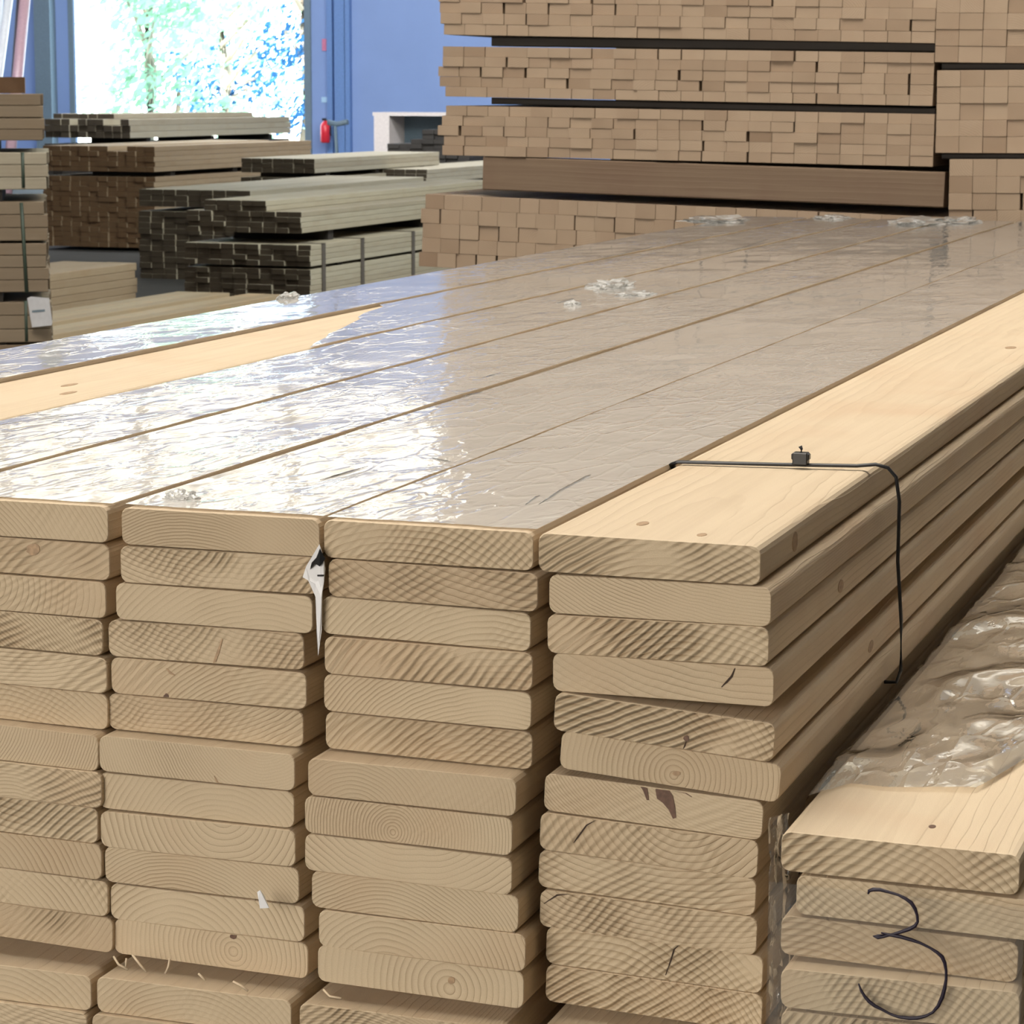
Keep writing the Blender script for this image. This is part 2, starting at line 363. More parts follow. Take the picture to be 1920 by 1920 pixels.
CN = {4: 'in the strapped column', 3: 'in the column beside the strapped one', 2: 'in the torn-plastic column', 1: 'in the leftmost end column'}
SPEC = {  # looks that single a board out, and its grain: (text, colour tuple)
(4,0): ('bare pine board, crosshatched end, under the black strap', (.55,-.25,.25,1.)), (4,1): ('smooth-ended pine board', (.9,1.6,.35,0.)), (4,2): ('pine board with ridged saw marks', (.6,-.3,.15,1.2)),
(4,3): ('pine board with a short curved crack', (.8,1.5,.35,.1)), (4,4): ('pine board with crosshatched end and tiny knot hole', (.2,-.4,.15,1.3)), (4,5): ('pine board with smooth brownish end', (.517,.42,.5,0.)),
(4,6): ('pine board with a dark branching knot', (.85,1.0,.15,.2)), (4,7): ('pine board with swirled, cracked grain', (.62,.62,.45,.7)), (4,8): ('pine board with curved ring lines', (.55,1.35,.1,.7)),
(4,9): ('pine board split at its left corner', (.6,1.5,.35,.9)), (4,10): ('pine board cracked from top to bottom', (.3,-.4,.05,1.)), (4,11): ('pine board with coarse crosshatched end', (.15,-.5,.1,1.3)),
(3,0): ('pine board with arched dark rings', (.42,.0,.3,.6)), (3,1): ('greyish pine board with darker end', (.9,1.5,.85,1.)), (3,5): ('pine board with a reddish end', (.75,-.5,.6,.8)),
(3,6): ('pine board with an orange-brown half', (.3,.3,.5,.1)), (3,7): ('pine board with round rings', (.45,.42,.2,.1)), (3,8): ('pine board with rings bowing down', (.5,.8,.15,0.)),
(3,9): ('pine board with rings arching up', (.4,.15,.15,0.)), (3,10): ('pine board with bold half-circle rings', (.38,.28,.15,0.)), (3,11): ('upright-grained pine board with small knot', (.607,.423,.15,0.)),
(2,3): ('pine board with an open split', (.8,1.6,.3,.9)), (2,4): ('pine board with a curled knot', (.8,-.2,.2,.4)), (2,6): ('smooth pine board with a small slanting nick', (.75,.6,.3,0.)),
(2,7): ('pine board with pale fine rings', (.6,.25,.25,0.)), (2,8): ('pine board with rings bowing down', (.6,.55,.2,0.)), (2,9): ('pine board with bold arching rings', (.42,.1,.15,0.)),
(2,10): ('pine board with pale arching rings', (.4,.25,.05,0.)), (2,11): ('pine board with a round dark knot hole', (.59,.445,.0,0.)),
(1,1): ('pine board with an eye-shaped knot', (.3,1.2,.5,.8)), (1,0): ('pine board with slanting rings', (.0,-.5,.35,.2))}
boards = {}
for c, rows in MEAS.items():
    prev = None
    for i, (a, b, cc, d) in enumerate(rows):
        y = 0 if i < 6 else {1: -.02, 2: -.018, 3: -.03, 4: 0.}[c]
        if i: y += random.uniform(-.002, .004)
        A = aty(a, b, y); B = aty(cc, d, y)
        if c == 1: A = B + (A-B)*(BW/(B-A).length)
        t = max(-.07, min(.02, math.atan2(B.z-A.z, B.x-A.x)))
        xc = (A.x+B.x)/2; zc = (A.z+B.z)/2
        if i == 0: zc = H0; t = 0.
        elif (c, i) not in ((4, 4), (4, 6)): t = prev[1] + max(-.006, min(.006, t-prev[1]))
        if prev:
            # rest on the board above's underside without cutting into it
            pz, pt = prev
            mx = pz - BT - .00015
            lim = max(min(mx - abs((t-pt))*BW/2, zc), mx-.0012) if (c, i) not in ((4, 4), (4, 6)) else min(mx - abs((t-pt))*BW/2, zc)
            zc = lim
        prev = (zc, t)
        txt, col = SPEC.get((c, i), ('planed pine board', None))
        boards[c, i] = pine(xc, y, zc, -t, f'{txt}, {ORD[i+1]} from top {CN[c]}', col)
    boards[c, 'bot'] = prev[0]-BT
# columns whose near ends lie left of the picture
CX = {0: -.106, -1: -.312, -2: -.522}
CNB = {0: 'in the fifth column from the right', -1: 'in the second farthest column, partly unwrapped', -2: 'in the farthest column'}
for c, x in CX.items():
    for i in range(12):
        pine(x+(0 if i == 0 else random.uniform(-.003, .003)), random.uniform(0, .006) - (.03 if i > 5 else 0), H0-i*(BT+.0006), 0, f'pine board, {ORD[i+1]} from top {CNB[c]}', None if i else rcol(-.3, .5, .2, .3))
# the pack below, on laths
ZL = min(boards[c, 'bot'] for c in (1, 2, 3, 4)) - .0070
LOW = {4: (.712, 'below the black-strapped column'), 3: (.494, 'below the column beside the strapped one'), 2: (.291, 'below the torn-plastic column'), 1: (.093, 'below the leftmost end column'),
       0: (-.105, 'below the fifth column from the right'), -1: (-.312, 'below the second farthest column'), -2: (-.522, 'below the farthest column')}
for c, (x, txt) in LOW.items():
    for i in range(10):
        pine(x+random.uniform(-.003, .003)-(.004 if i else 0), -.045+random.uniform(-.004, .004), ZL-.004-i*(BT+.0005), 0, f'lower-pack pine board, {ORD[i+1]} down {txt}', rcol(.15, .5, .2, .1) if i == 0 and c in (1, 2) else None, 'pine boards of the lower pack')
zb = ZL-.004-10*(BT+.0005)
k = 0
for y in (.55, 2.7, 5.0):
    for cx_ in range(2):
        pass
    bm = bmesh.new(); addbox(bm, -.61, .80, y, y+.05, ZL-.0035, ZL+.0055)
    k += 1; tag(link('sticker_lath', mesh('sticker_lath', bm), BATTEN), f'thin wooden lath between the two packs of boards, {ORD[k]} from the near end', 'lath', 'laths between packs')
    bm = bmesh.new(); addbox(bm, -.64, .83, y-.05, y+.10, 0, zb-.0005)
    tag(link('timber_bearer', mesh('timber_bearer', bm), BEAM), f'thick timber bearer carrying the front pile, {ORD[k]} from the near end', 'bearer', 'bearers under the front pile')

# ---- knots, cracks and nicks as inlaid parts of their boards
def inlay(name, parent, pts, m, label=None, th=.0006):
    """thin filled patch on an end face; pts are picture points dropped onto the parent's end plane"""
    inv = (Matrix.Translation(parent.location) @ Matrix.Rotation(parent.rotation_euler.y, 4, 'Y')).inverted()
    bm = bmesh.new(); q = [inv @ aty(px, py, parent.location.y) for px, py in pts]
    q = [Vector((p.x, p.y, max(-BT+.0008, min(-.0008, p.z)))) for p in q]
    f = [bm.verts.new((p.x, -th, p.z)) for p in q]; b = [bm.verts.new((p.x, .0006, p.z)) for p in q]
    bm.faces.new(f); bm.faces.new(b[::-1])
    for i in range(len(q)): j = (i+1) % len(q); bm.faces.new((f[i], b[i], b[j], f[j]))
    bmesh.ops.recalc_face_normals(bm, faces=bm.faces[:])
    o = link(name, mesh(name, bm), m, parent)
    if label: o['label'] = label
    return o
def ell(cx, cy, a, b, n=14, rot=0., jit=.12):
    return [(cx+(a*math.cos(2*math.pi*k/n)*math.cos(rot)-b*math.sin(2*math.pi*k/n)*math.sin(rot))*(1+random.uniform(-jit, jit)),
             cy+(a*math.cos(2*math.pi*k/n)*math.sin(rot)+b*math.sin(2*math.pi*k/n)*math.cos(rot))*(1+random.uniform(-jit, jit))) for k in range(n)]
def stroke(pts, w):
    L, R = [], []
    for i, (x, y) in enumerate(pts):
        a = pts[max(0, i-1)]; b = pts[min(len(pts)-1, i+1)]; dx, dy = b[0]-a[0], b[1]-a[1]; n = math.hypot(dx, dy)
        ww = w*(.35 if i in (0, len(pts)-1) else 1); L.append((x-dy/n*ww, y+dx/n*ww)); R.append((x+dy/n*ww, y-dx/n*ww))
    return L+R[::-1]
inlay('knot', boards[4,6], [(1231,1462),(1240,1458),(1248,1464),(1256,1475),(1262,1492),(1266,1512),(1268,1533),(1262,1535),(1254,1518),(1243,1505),(1232,1497),(1229,1480)], KNOT, 'dark grey-brown branching knot')
inlay('knot', boards[4,6], [(1202,1458),(1212,1459),(1214,1478),(1217,1500),(1213,1500),(1206,1482)], KNOT)
inlay('crack', boards[4,6], stroke([(1262,1466),(1272,1478),(1286,1486),(1297,1494)], 1.6), KNOT)
inlay('crack', boards[4,7], stroke([(1117,1528),(1100,1547),(1083,1570),(1076,1580)], 1.3), CRACK)
inlay('crack', boards[4,9], stroke([(1068,1664),(1045,1678),(1020,1694)], 1.6), CRACK)
inlay('crack', boards[4,10], stroke([(1272,1765),(1264,1780),(1258,1800),(1248,1828)], 1.3), CRACK)
inlay('crack', boards[4,3], stroke([(1378,1253),(1372,1268),(1363,1278),(1353,1288)], 2.0), CRACK)
inlay('knot', boards[4,4], ell(1287,1384,5.5,5.5), KNOT); inlay('crack', boards[4,4], stroke([(1287,1389),(1284,1398),(1281,1407)], 1.2), CRACK)
inlay('knot', boards[4,5], ell(1269,1450,8,4.5), KNOTL)
inlay('knot', boards[3,11], ell(847,1838,6.5,6.5), KNOTL, 'light brown pith knot')
inlay('knot', boards[2,11], ell(438,1755,6,6), KNOT, 'dark round pith hole')
inlay('knot', boards[2,4], ell(312,1307,5,7), KNOT); inlay('crack', boards[2,4], stroke([(312,1253),(320,1262),(328,1266)], 2.2), KNOTL)
inlay('crack', boards[2,3], stroke([(417,1198),(410,1220),(403,1240),(401,1256)], 2.6), KNOTL, 'open brown split')
inlay('crack', boards[2,6], stroke([(402,1455),(408,1468),(417,1481)], 2.0), KNOTL)
inlay('knot', boards[1,1], ell(63,1030,13,11), KNOTL, 'eye-shaped knot'); 

# knots on the bare top of the strapped column, on its side edges, and on the unwrapped board at the back
def top_knot(parent, px, py, a, b, m=KNOTL):
    p = atz(px, py, parent.location.z); bm = bmesh.new(); n = 12; l = p-parent.location
    f = [bm.verts.new((l.x+a*math.cos(6.283*k/n), l.y+b*math.sin(6.283*k/n), .0004)) for k in range(n)]
    g_ = [bm.verts.new((v.co.x, v.co.y, -.0006)) for v in f]
    bm.faces.new(f); bm.faces.new(g_[::-1])
    for i in range(n): j = (i+1) % n; bm.faces.new((f[j], f[i], g_[i], g_[j]))
    link('knot', mesh('knot', bm), m, parent)
for px, py, a, b in ((1205,982,.005,.011),(1316,1003,.004,.008),(1895,652,.008,.02)): top_knot(boards[4,0], px, py, a, b)
farb = [o for o in bpy.data.objects if o.get('label', '').startswith('pine board, first from top in the second farthest')][0]
farb['label'] = 'bare pine board on top of the second column back, only partly under plastic'
for px, py in ((130,722),(128,737)): top_knot(farb, px, py, .006, .02)
def edge_knot(parent, px, py, hy, hz):
    xr = parent.location.x+BW/2; p = atx(px, py, xr)-parent.location; bm = bmesh.new(); n = 12
    f = [bm.verts.new((BW/2+.0005, p.y+hy*math.cos(6.283*k/n), -BT/2+hz*math.sin(6.283*k/n))) for k in range(n)]
    g_ = [bm.verts.new((BW/2-.0008, v.co.y, v.co.z)) for v in f]
    bm.faces.new(f); bm.faces.new(g_[::-1])
    for i in range(n): j = (i+1) % n; bm.faces.new((f[i], g_[i], g_[j], f[j]))
    link('knot', mesh('knot', bm), KNOTL, parent)
edge_knot(boards[4,0], 1490, 1020, .010, .009); edge_knot(boards[4,2], 1575, 1125, .012, .006); edge_knot(boards[4,4], 1635, 1205, .012, .006)

# ---------------------------------------------------------------- black strap with buckle round the top pack of the strapped column
zt = H0+.002
p0 = atz(1272, 868, zt); p1 = atz(1632, 879, zt)
ys = (p0.y+p1.y)/2; xl_, xr_ = .598, .8165
bm_pts = []
ctrl = [(xl_, -.02), (xl_, .0), (xl_+.006, .0025), (.70, .003), (.78, .004), (xr_-.018, .006), (xr_-.006, .003), (xr_+.002, -.006), (xr_+.006, -.03), (xr_+.006, -.09), (xr_+.011, -.15), (xr_+.012, -.20), (xr_+.008, -.212), (xr_-.004, -.213)]
strap = bpy.data.objects.new('strap', None); COL.objects.link(strap); strap.location = (.70, ys, H0)
tag(strap, 'thin black plastic strap with buckle round the bare right-hand column', 'strap')
tube('strap_band', [(x-.70, (x-.70)*(p1.y-p0.y)/(p1.x-p0.x) if z > -.01 else (.8165-.70)*(p1.y-p0.y)/(p1.x-p0.x), z+.0005) for x, z in ctrl], .0033, BLACK, strap, 8, .55)
bk = atz(1529, 862, H0)
bm = bmesh.new(); addbox(bm, -.0075, .0075, -.006, .006, .001, .0135); addbox(bm, -.009, .009, -.0045, .0045, .006, .0125)
bmesh.ops.bevel(bm, geom=bm.edges[:], offset=.001, segments=1, affect='EDGES')
bo = link('buckle', mesh('buckle', bm), BLACK, strap); bo.location = (bk.x-.70, (bk.x-.70)*(p1.y-p0.y)/(p1.x-p0.x), .003)
tube('buckle_pin', [(0, 0, .012), (.0005, 0, .0165), (-.001, 0, .0195)], [.0022, .0014, .002], BLACK, bo)

# ---------------------------------------------------------------- plastic film over the columns
def film(name, x0, x1, y0f, y1, z, m, label, nx=10, dy=.02, amp=.0006, lip=.0, seed=0, y0=None):
    bm = bmesh.new(); rows = []; ny = int((y1-.0)/dy)
    xs = [x0-.0004, x0] + [x0+(x1-x0)*k/nx for k in range(1, nx)] + [x1, x1+.0004]
    for j in range(ny+1):
        row = []
        for i, x in enumerate(xs):
            ya = y0f(max(0, min(1, (x-x0)/(x1-x0)))); y = ya+(y1-ya)*j/ny
            edge = i in (0, len(xs)-1)
            zz = z+.0011+amp*(1+noise.noise(Vector((x*30, y*9, seed))))-(lip if edge else 0)+(amp*2*max(0, noise.noise(Vector((x*7, y*4, seed+5)))))
            row.append(bm.verts.new((x, y, zz)))
        rows.append(row)
    for a, b in zip(rows, rows[1:]):
        for i in range(len(xs)-1): bm.faces.new((a[i], a[i+1], b[i+1], b[i]))
    o = link(name, mesh(name, bm, True), m)
    tag(o, label, 'plastic wrap', 'clear plastic on the board columns'); return o
def jag(base, amp, seed):
    return lambda s: base+amp*noise.noise(Vector((s*7, seed, 0)))+amp*.5*noise.noise(Vector((s*19, seed, 3)))
cx = {c: boards[c, 0].location.x for c in (1, 2, 3)}; cx.update(CX)
FL = {3: 'clear plastic film over the column next to the bare strapped one', 2: 'wrinkled clear film over the column with torn white plastic', 1: 'shiny creased film over the column cut by the photo edge',
      0: 'creased film over the first column behind the cut-off one', -1: 'clear film starting partway along the second column back', -2: 'blue-glinting film over the farthest column'}
films = {}
for c in (3, 2, 1, 0, -1, -2):
    b0 = .008
    f0 = jag(b0, .004, c) if c != -1 else (lambda s: 2.15-s*.75+.06*noise.noise(Vector((s*6, 1, 0)))+.03*noise.noise(Vector((s*25, 1, 0))))
    films[c] = film('plastic_film', cx[c]-BW/2+.0002, cx[c]+BW/2-.0002, f0, BL-.01, H0, FILM, FL[c], seed=c*3.1)
# small crumpled tufts of film lying on the wraps
def crumple(name, parent, p, sx, sy, sz, m, seed, rot=0.):
    bm = bmesh.new(); bmesh.ops.create_icosphere(bm, subdivisions=4, radius=1)
    for v in bm.verts:
        n = noise.noise(v.co*2.3+Vector((seed, 0, 0)))+.6*abs(noise.noise(v.co*5+Vector((0, seed, 0))))
        q = v.co*(1+.55*n); q.z = max(-.05, q.z)
        x, y = q.x*sx, q.y*sy; v.co = (x*math.cos(rot)-y*math.sin(rot), x*math.sin(rot)+y*math.cos(rot), q.z*sz)
    return link(name, mesh(name, bm), m, parent, p)
def onfilm(px, py): p = atz(px, py, H0+.0016); return p
CR_ = [(-1, 1150, 537, .035, .07, .012, 1), (-1, 1072, 572, .014, .02, .006, 2), (2, 338, 935, .014, .012, .007, 3), (0, 1190, 552, .03, .05, .006, 4),
       (-2, 1345, 414, .08, .12, .012, 6), (0, 1720, 418, .07, .16, .014, 7), (1, 1800, 416, .06, .12, .012, 8), (-2, 1560, 409, .05, .08, .008, 9)]
for c, px, py, a, b, h, s in CR_: crumple('crumple', films[c], onfilm(px, py), a, b, h, FILMT, s)
p = aty(538, 560, .0); 
crumple('crumple', films[-2], atz(540, 560, H0+.001), .014, .03, .010, FILMT, 12)
# thin creases: narrow raised folds catching the light
def crease(parent, pts, r=.0013):
    q = [atz(px, py, H0+.0022) for px, py in pts]; tube('crease', q, [r*.3]+[r]*(len(q)-2)+[r*.3] if len(q) > 2 else r, FILMC, parent, 6, .6)
for c, pts in ((3, [(1010,945),(1050,920),(1100,893),(1108,890)]), (3, [(985,946),(1005,932),(1012,929)]), (1, [(905,707),(925,703),(942,700)]), (1, [(868,743),(885,739),(905,734)]),
               (2, [(600,900),(640,888),(690,874)]), (2, [(810,858),(825,862),(845,865)]), (0, [(1045,568),(1075,560)]), (-2, [(1225,462),(1190,470),(1120,487)]), (-1, [(1440,448),(1395,463),(1350,474)])):
    crease(films[c], pts)

# torn white plastic with black print hanging in the gap
torn = bpy.data.objects.new('torn_plastic', None); COL.objects.link(torn); tp = aty(590, 1060, -.006); torn.location = tp
tag(torn, 'torn white plastic scrap with black patch hanging in the gap between columns', 'plastic scrap')
def flap(name, parent, pts, y, m, org, wob=.004, n=1):
    bm = bmesh.new(); q = [aty(px, py, y)-org for px, py in pts]
    f = [bm.verts.new((v.x, v.y+wob*noise.noise(v*300), v.z)) for v in q]; b = [bm.verts.new((v.co.x, v.co.y+.0006, v.co.z)) for v in f]
    bm.faces.new(f); bm.faces.new(b[::-1])
    for i in range(len(q)): j = (i+1) % len(q); bm.faces.new((f[i], b[i], b[j], f[j]))
    bmesh.ops.triangulate(bm, faces=bm.faces[:]); bmesh.ops.recalc_face_normals(bm, faces=bm.faces[:])
    return link(name, mesh(name, bm), m, parent)
flap('white_flap', torn, [(600,1020),(607,1045),(609,1068),(608,1090),(604,1120),(602,1180),(596,1230),(593,1180),(594,1130),(590,1095),(578,1088),(568,1082),(574,1062),(586,1045)], -.006, WHITE, tp)
flap('black_patch', torn, [(601,1028),(604,1040),(609,1048),(600,1062),(592,1056),(580,1068),(584,1055),(594,1045)], -.0085, BLACK, tp)
flap('black_patch', torn, [(594,1078),(606,1078),(606,1081),(595,1081)], -.0085, BLACK, tp)
sp = aty(492, 1685, -.034)
tag(flap('paper_scrap', None, [(483,1672),(489,1668),(494,1680),(505,1702),(488,1703),(486,1686)], -.040, WHITE, Vector((0,0,0))), 'tiny white scrap stuck on the end of an arched-ring board', 'scrap')
# loose splinters hanging on the edge of the lower pack
def splinter(pts, lab):
    tag(tube('wood_splinter', [aty(px, py, -.05) for px, py in pts], .0011, SPLINT, None, 5), lab, 'splinter', 'splinters in the gap between packs')
for pts, lab in (([(248,1790),(262,1808),(275,1823)], 'longest pale splinter curling in the gap under the torn-plastic column'), ([(213,1793),(222,1808),(240,1818)], 'short pale splinter at the left corner of the lower pack'),
                 ([(318,1798),(316,1812),(310,1825)], 'upright hair-thin splinter in the gap between the packs'), ([(372,1825),(385,1838)], 'small splinter lying midway along the gap'),
                 ([(437,1840),(452,1848),(465,1858)], 'slanting pale splinter on the lower pack, right of the middle'), ([(606,1855),(618,1868),(640,1872)], 'pale forked splinter under the column beside the strapped one'),
                 ([(237,1797),(236,1812)], 'tiny upright splinter beside the longest one')):
    splinter(pts, lab)

# ---------------------------------------------------------------- right-hand pile with crumpled film and a marker number
RY = -.05
RM = [(1465,1557,1914,1605),(1494,1629,1943,1683),(1468,1694,1909,1752),(1465,1788,1914,1826),(1465,1862,1914,1902),(1467,1934,1916,1975),(1467,2006,1916,2045),(1467,2078,1916,2116)]
RN = ['pine board under crumpled film, topmost of the low pile by the right edge', 'pine board set back to the right, second in the low right pile', 'reddish pine board, third in the low right pile',
      'pine board with arching rings, fourth in the low right pile', 'crosshatched pine board, fifth in the low right pile', 'pine board, sixth in the low right pile', 'pine board, seventh in the low right pile', 'pine board, eighth in the low right pile']
RC = [(.35,-.35,.1,1.), (.9,1.3,.2,.5), (.2,-.4,.8,.5), (.4,-.1,.1,.6), (.9,-.6,.4,1.1), None, None, None]
prev = None; rb = []
for i, (a, b, cc, d) in enumerate(RM):
    y = RY - (.02 if i > 2 else 0); A = aty(a, b, y); B = aty(cc, d, y); t = max(-.05, min(.02, math.atan2(B.z-A.z, B.x-A.x)))*.5
    zc = (A.z+B.z)/2
    if prev: zc = min(zc, prev-BT-.0006-BW/2*.02)
    prev = zc; rb.append(pine((A.x+B.x)/2, y, zc, -t, RN[i], RC[i], 'pine boards of the low right pile'))
z = prev-BT
for y in (.5, 2.7, 5.0):
    bm = bmesh.new(); addbox(bm, rb[-1].location.x-.1, rb[-1].location.x+.11, y, y+.12, 0, z-.003)
    tag(link('timber_bearer', mesh('timber_bearer', bm), BEAM), f'thick timber bearer under the low right pile, {"near" if y < 1 else "middle" if y < 3 else "far"} one', 'bearer', 'bearers under the low right pile')
rz = rb[0].location.z; rx0 = rb[0].location.x-BW/2; rx1 = rb[0].location.x+BW/2
top_knot(rb[0], 1748, 1550, .003, .005, KNOT)
# crumpled clear sheet thrown over the top and left side
EDGE = [(0., atz(1507, 1500, rz).y), (.12, atz(1535, 1470, rz).y), (.3, atz(1600, 1478, rz).y), (.52, atz(1690, 1478, rz).y), (.68, atz(1770, 1480, rz).y), (.80, atz(1815, 1425, rz).y), (.88, atz(1845, 1320, rz).y), (1., atz(1900, 1290, rz).y)]
def edge_y(s):
    for (a, ya), (b, yb) in zip(EDGE, EDGE[1:]):
        if s <= b: return ya+(yb-ya)*max(0, (s-a)/(b-a))
    return EDGE[-1][1]
def ridged(v): return 1-abs(noise.noise(v))*2.2
bm = bmesh.new(); rows = []; NX = 46; ylist = [0]
while ylist[-1] < 5.4: ylist.append(ylist[-1]+.006+.008*ylist[-1])
S = [-.55, -.4, -.28, -.16, -.08, -.03]+[k/NX for k in range(NX+1)]+[1.03]
for d in ylist:
    row = []
    for s in S:
        y = edge_y(max(0, min(1, s)))+d
        if s < 0:
            x = rx0+s*.012; zz = rz+.004+s*.16+.004*noise.noise(Vector((s*9, y*14, 2))); x -= .006*abs(noise.noise(Vector((s*8, y*12, 7))))
        else:
            x = rx0+s*(rx1-rx0)
            w = Vector((x*9+y*2.2, y*3.2-x*3, 0)); w2 = Vector((x*26, y*11+x*9, 3))
            h = .0045*max(0, ridged(w)-.35)*1.5+.002*max(0, ridged(w2))+.0035*(1+noise.noise(Vector((x*6, y*2, 9))))
            h *= min(1., .35+d*9)*(1 if s < 1 else .2)
            if s > .95: h *= .6
            zz = rz+.0012+h
        row.append(bm.verts.new((x, y, zz)))
    rows.append(row)
for a, b in zip(rows, rows[1:]):
    for i in range(len(S)-1): bm.faces.new((a[i], a[i+1], b[i+1], b[i]))
tag(link('plastic_sheet', mesh('plastic_sheet', bm, True), FILMC), 'crumpled clear plastic sheet draped over the low pile by the right edge', 'plastic sheet')
# thin film stretched over the ends, with the handwritten number
yv = RY-.024
bm = bmesh.new(); G = []
for j in range(24):
    r_ = []
    for i in range(24):
        x = rx0-.004+(BW+.012)*i/23; zz = rz-.035-(.33)*j/23
        r_.append(bm.verts.new((x, yv-.0025*noise.noise(Vector((x*14, zz*14, 0)))-.002, zz)))
    G.append(r_)
for a, b in zip(G, G[1:]):
    for i in range(23): bm.faces.new((a[i], a[i+1], b[i+1], b[i]))
ef = tag(link('end_film', mesh('end_film', bm, True), FILMV), 'thin clear film across board ends, with a black handwritten 3', 'plastic wrap')
c3 = [(705,1165),(710,1147),(735,1139),(775,1140),(830,1155),(880,1170),(920,1190),(955,1215),(978,1250),(990,1290),(993,1325),(978,1350),(945,1368),(900,1384),(850,1398),(795,1412),(760,1417),(742,1413),(765,1408),(800,1402)]
c3b = [(780,1390),(830,1402),(890,1412),(960,1432),(1010,1450),(1060,1475),(1105,1503),(1135,1530),(1150,1565),(1158,1610),(1158,1660),(1150,1710),(1135,1765),(1112,1815),(1080,1852),(1040,1873),(990,1885),(940,1886),(880,1878),(830,1860),(785,1835),(745,1815),(710,1788),(682,1755),(662,1720),(650,1685)]
num = bmesh.new()
for cc in (c3, c3b):
    q = [aty(1400+a/3.096, 1300+b/3.096, yv-.0055) for a, b in cc]
    tube_bm(num, q, [.0006]+[.0014+.0003*math.sin(i*1.3) for i in range(len(q)-2)]+[.0006], 8, 1., Vector((0, 1, 0)))
o = link('handwritten_number', mesh('handwritten_number', num, True), INK, ef); o['label'] = 'black marker numeral 3'
# film hanging down in the gap between the strapped column and the right pile
bm = bmesh.new(); G = []
for j in range(30):
    r_ = []
    for i in range(8):
        a = aty(1445+i*4.5, 1530+j*14, -.02)
        r_.append(bm.verts.new((a.x+.003*noise.noise(Vector((j*.35, i*.8, 1))), -.025+.05*i/7*.3+.008*noise.noise(Vector((j*.25, i*.9, 4))), a.z)))
    G.append(r_)
for a, b in zip(G, G[1:]):
    for i in range(7): bm.faces.new((a[i], a[i+1], b[i+1], b[i]))
tag(link('hanging_film', mesh('hanging_film', bm, True), FILMV), 'thin film hanging in the gap beside the column with dark knot', 'plastic wrap')

# ---------------------------------------------------------------- tall pile of battens behind
YB = 6.35
def unit(name, w, t, L): return board_mesh(name, w, t, L, .0012, 1)
protos = {}
def bundle(name, cat, TL, TR, BLp, rows, cols, group, phrase, m=BATTEN, L=3.2, noun='batten', yb=YB, gapp=.10, skip=None, al=True):
    a, b, c = aty(*TL, yb), aty(*TR, yb), aty(*BLp, yb)
    wid = b.x-a.x; hgt = a.z-c.z; w = wid/cols; t = hgt/rows; ang = math.atan2(b.z-a.z, wid)
    me = unit(name, w*.985, t*.99, L); me.materials.append(m)
    ca, sa = math.cos(ang), math.sin(ang); n = 0
    for r in range(rows):
        off = 0.; gaps = [0]*cols
        for k in range(cols):
            if random.random() < gapp: gaps[k] = random.uniform(.03, .12)*w
        tot = sum(gaps); shift = -random.random()*tot
        xx = -tot if al else 0.
        for k in range(cols):
            if k: xx += gaps[k]
            cxx = w*(k+.5)+xx; cz = -t*r
            if skip and skip(r, k): continue
            o = bpy.data.objects.new(name, me); COL.objects.link(o)
            o.location = (a.x+cxx*ca-cz*sa, yb+random.gauss(0, .0028), a.z+cxx*sa+cz*ca); o.rotation_euler = (0, -ang, 0)
            o.color = (random.random(), random.uniform(-.5, 1.5), max(0, random.gauss(.3, .35)), 0.)
            tag(o, f'{noun} {ORD[k+1]} from left, {ORD[r+1]} row down, {phrase}', cat, group)
    return a, b, c, w, t, ang
def stick(name, label, cat, TL, TR, h, depth, m, yb, y0=0., group=None):
    a, b = aty(*TL, yb), aty(*TR, yb); ang = math.atan2(b.z-a.z, b.x-a.x); L = (b-a).length
    me = board_mesh(name, depth, h, L, .004, 1); me.materials.append(m)
    o = bpy.data.objects.new(name, me); COL.objects.link(o)
    # local y runs along x of the world
    o.rotation_euler = (0, 0, 0); o.matrix_world = Matrix.Translation((a.x, yb+y0+depth/2, a.z)) @ Matrix(((math.cos(ang), 0, -math.sin(ang), 0), (0, 1, 0, 0), (math.sin(ang), 0, math.cos(ang), 0), (0, 0, 0, 1))) @ Matrix.Rotation(rad(-90), 4, 'Z')
    o.color = (.3, -.2, .4, 0); return tag(o, label, cat, group)
bundle('batten', 'batten', (833,-17), (1757,-6), (833,65), 4, 22, 'battens of the uppermost bundle', 'uppermost bundle of the tall pile')
bundle('batten', 'batten', (838,87), (1753,99), (838,181), 5, 22, 'battens of the middle bundle', 'middle bundle of the tall pile')
bundle('batten', 'batten', (836,198), (1753,214), (836,291), 5, 22, 'battens of the bundle on the beam', 'bundle on the brown beam')
bundle('square_batten', 'batten', (800,364), (1772,408), (800,500), 5, 26, 'square battens under the beam', 'bundle below the beam', noun='square batten')
bundle('square_batten', 'batten', (1758,-38), (2075,-38), (1758,117), 5, 7, 'square battens of the upper right bundle', 'upper right bundle', noun='square batten', yb=YB-.02, al=False)
bundle('square_batten', 'batten', (1757,132), (2074,130), (1757,287), 5, 7, 'square battens of the middle right bundle', 'middle right bundle', noun='square batten', yb=YB-.02, al=False)
bundle('square_batten', 'batten', (1780,299), (2097,299), (1780,425), 4, 7, 'square battens of the lower right bundle', 'lower right bundle', noun='square batten', yb=YB-.06, al=False)
hb = aty(1000, 68, YB).z-aty(1000, 88, YB).z
GB = 'bearers of the tall pile'
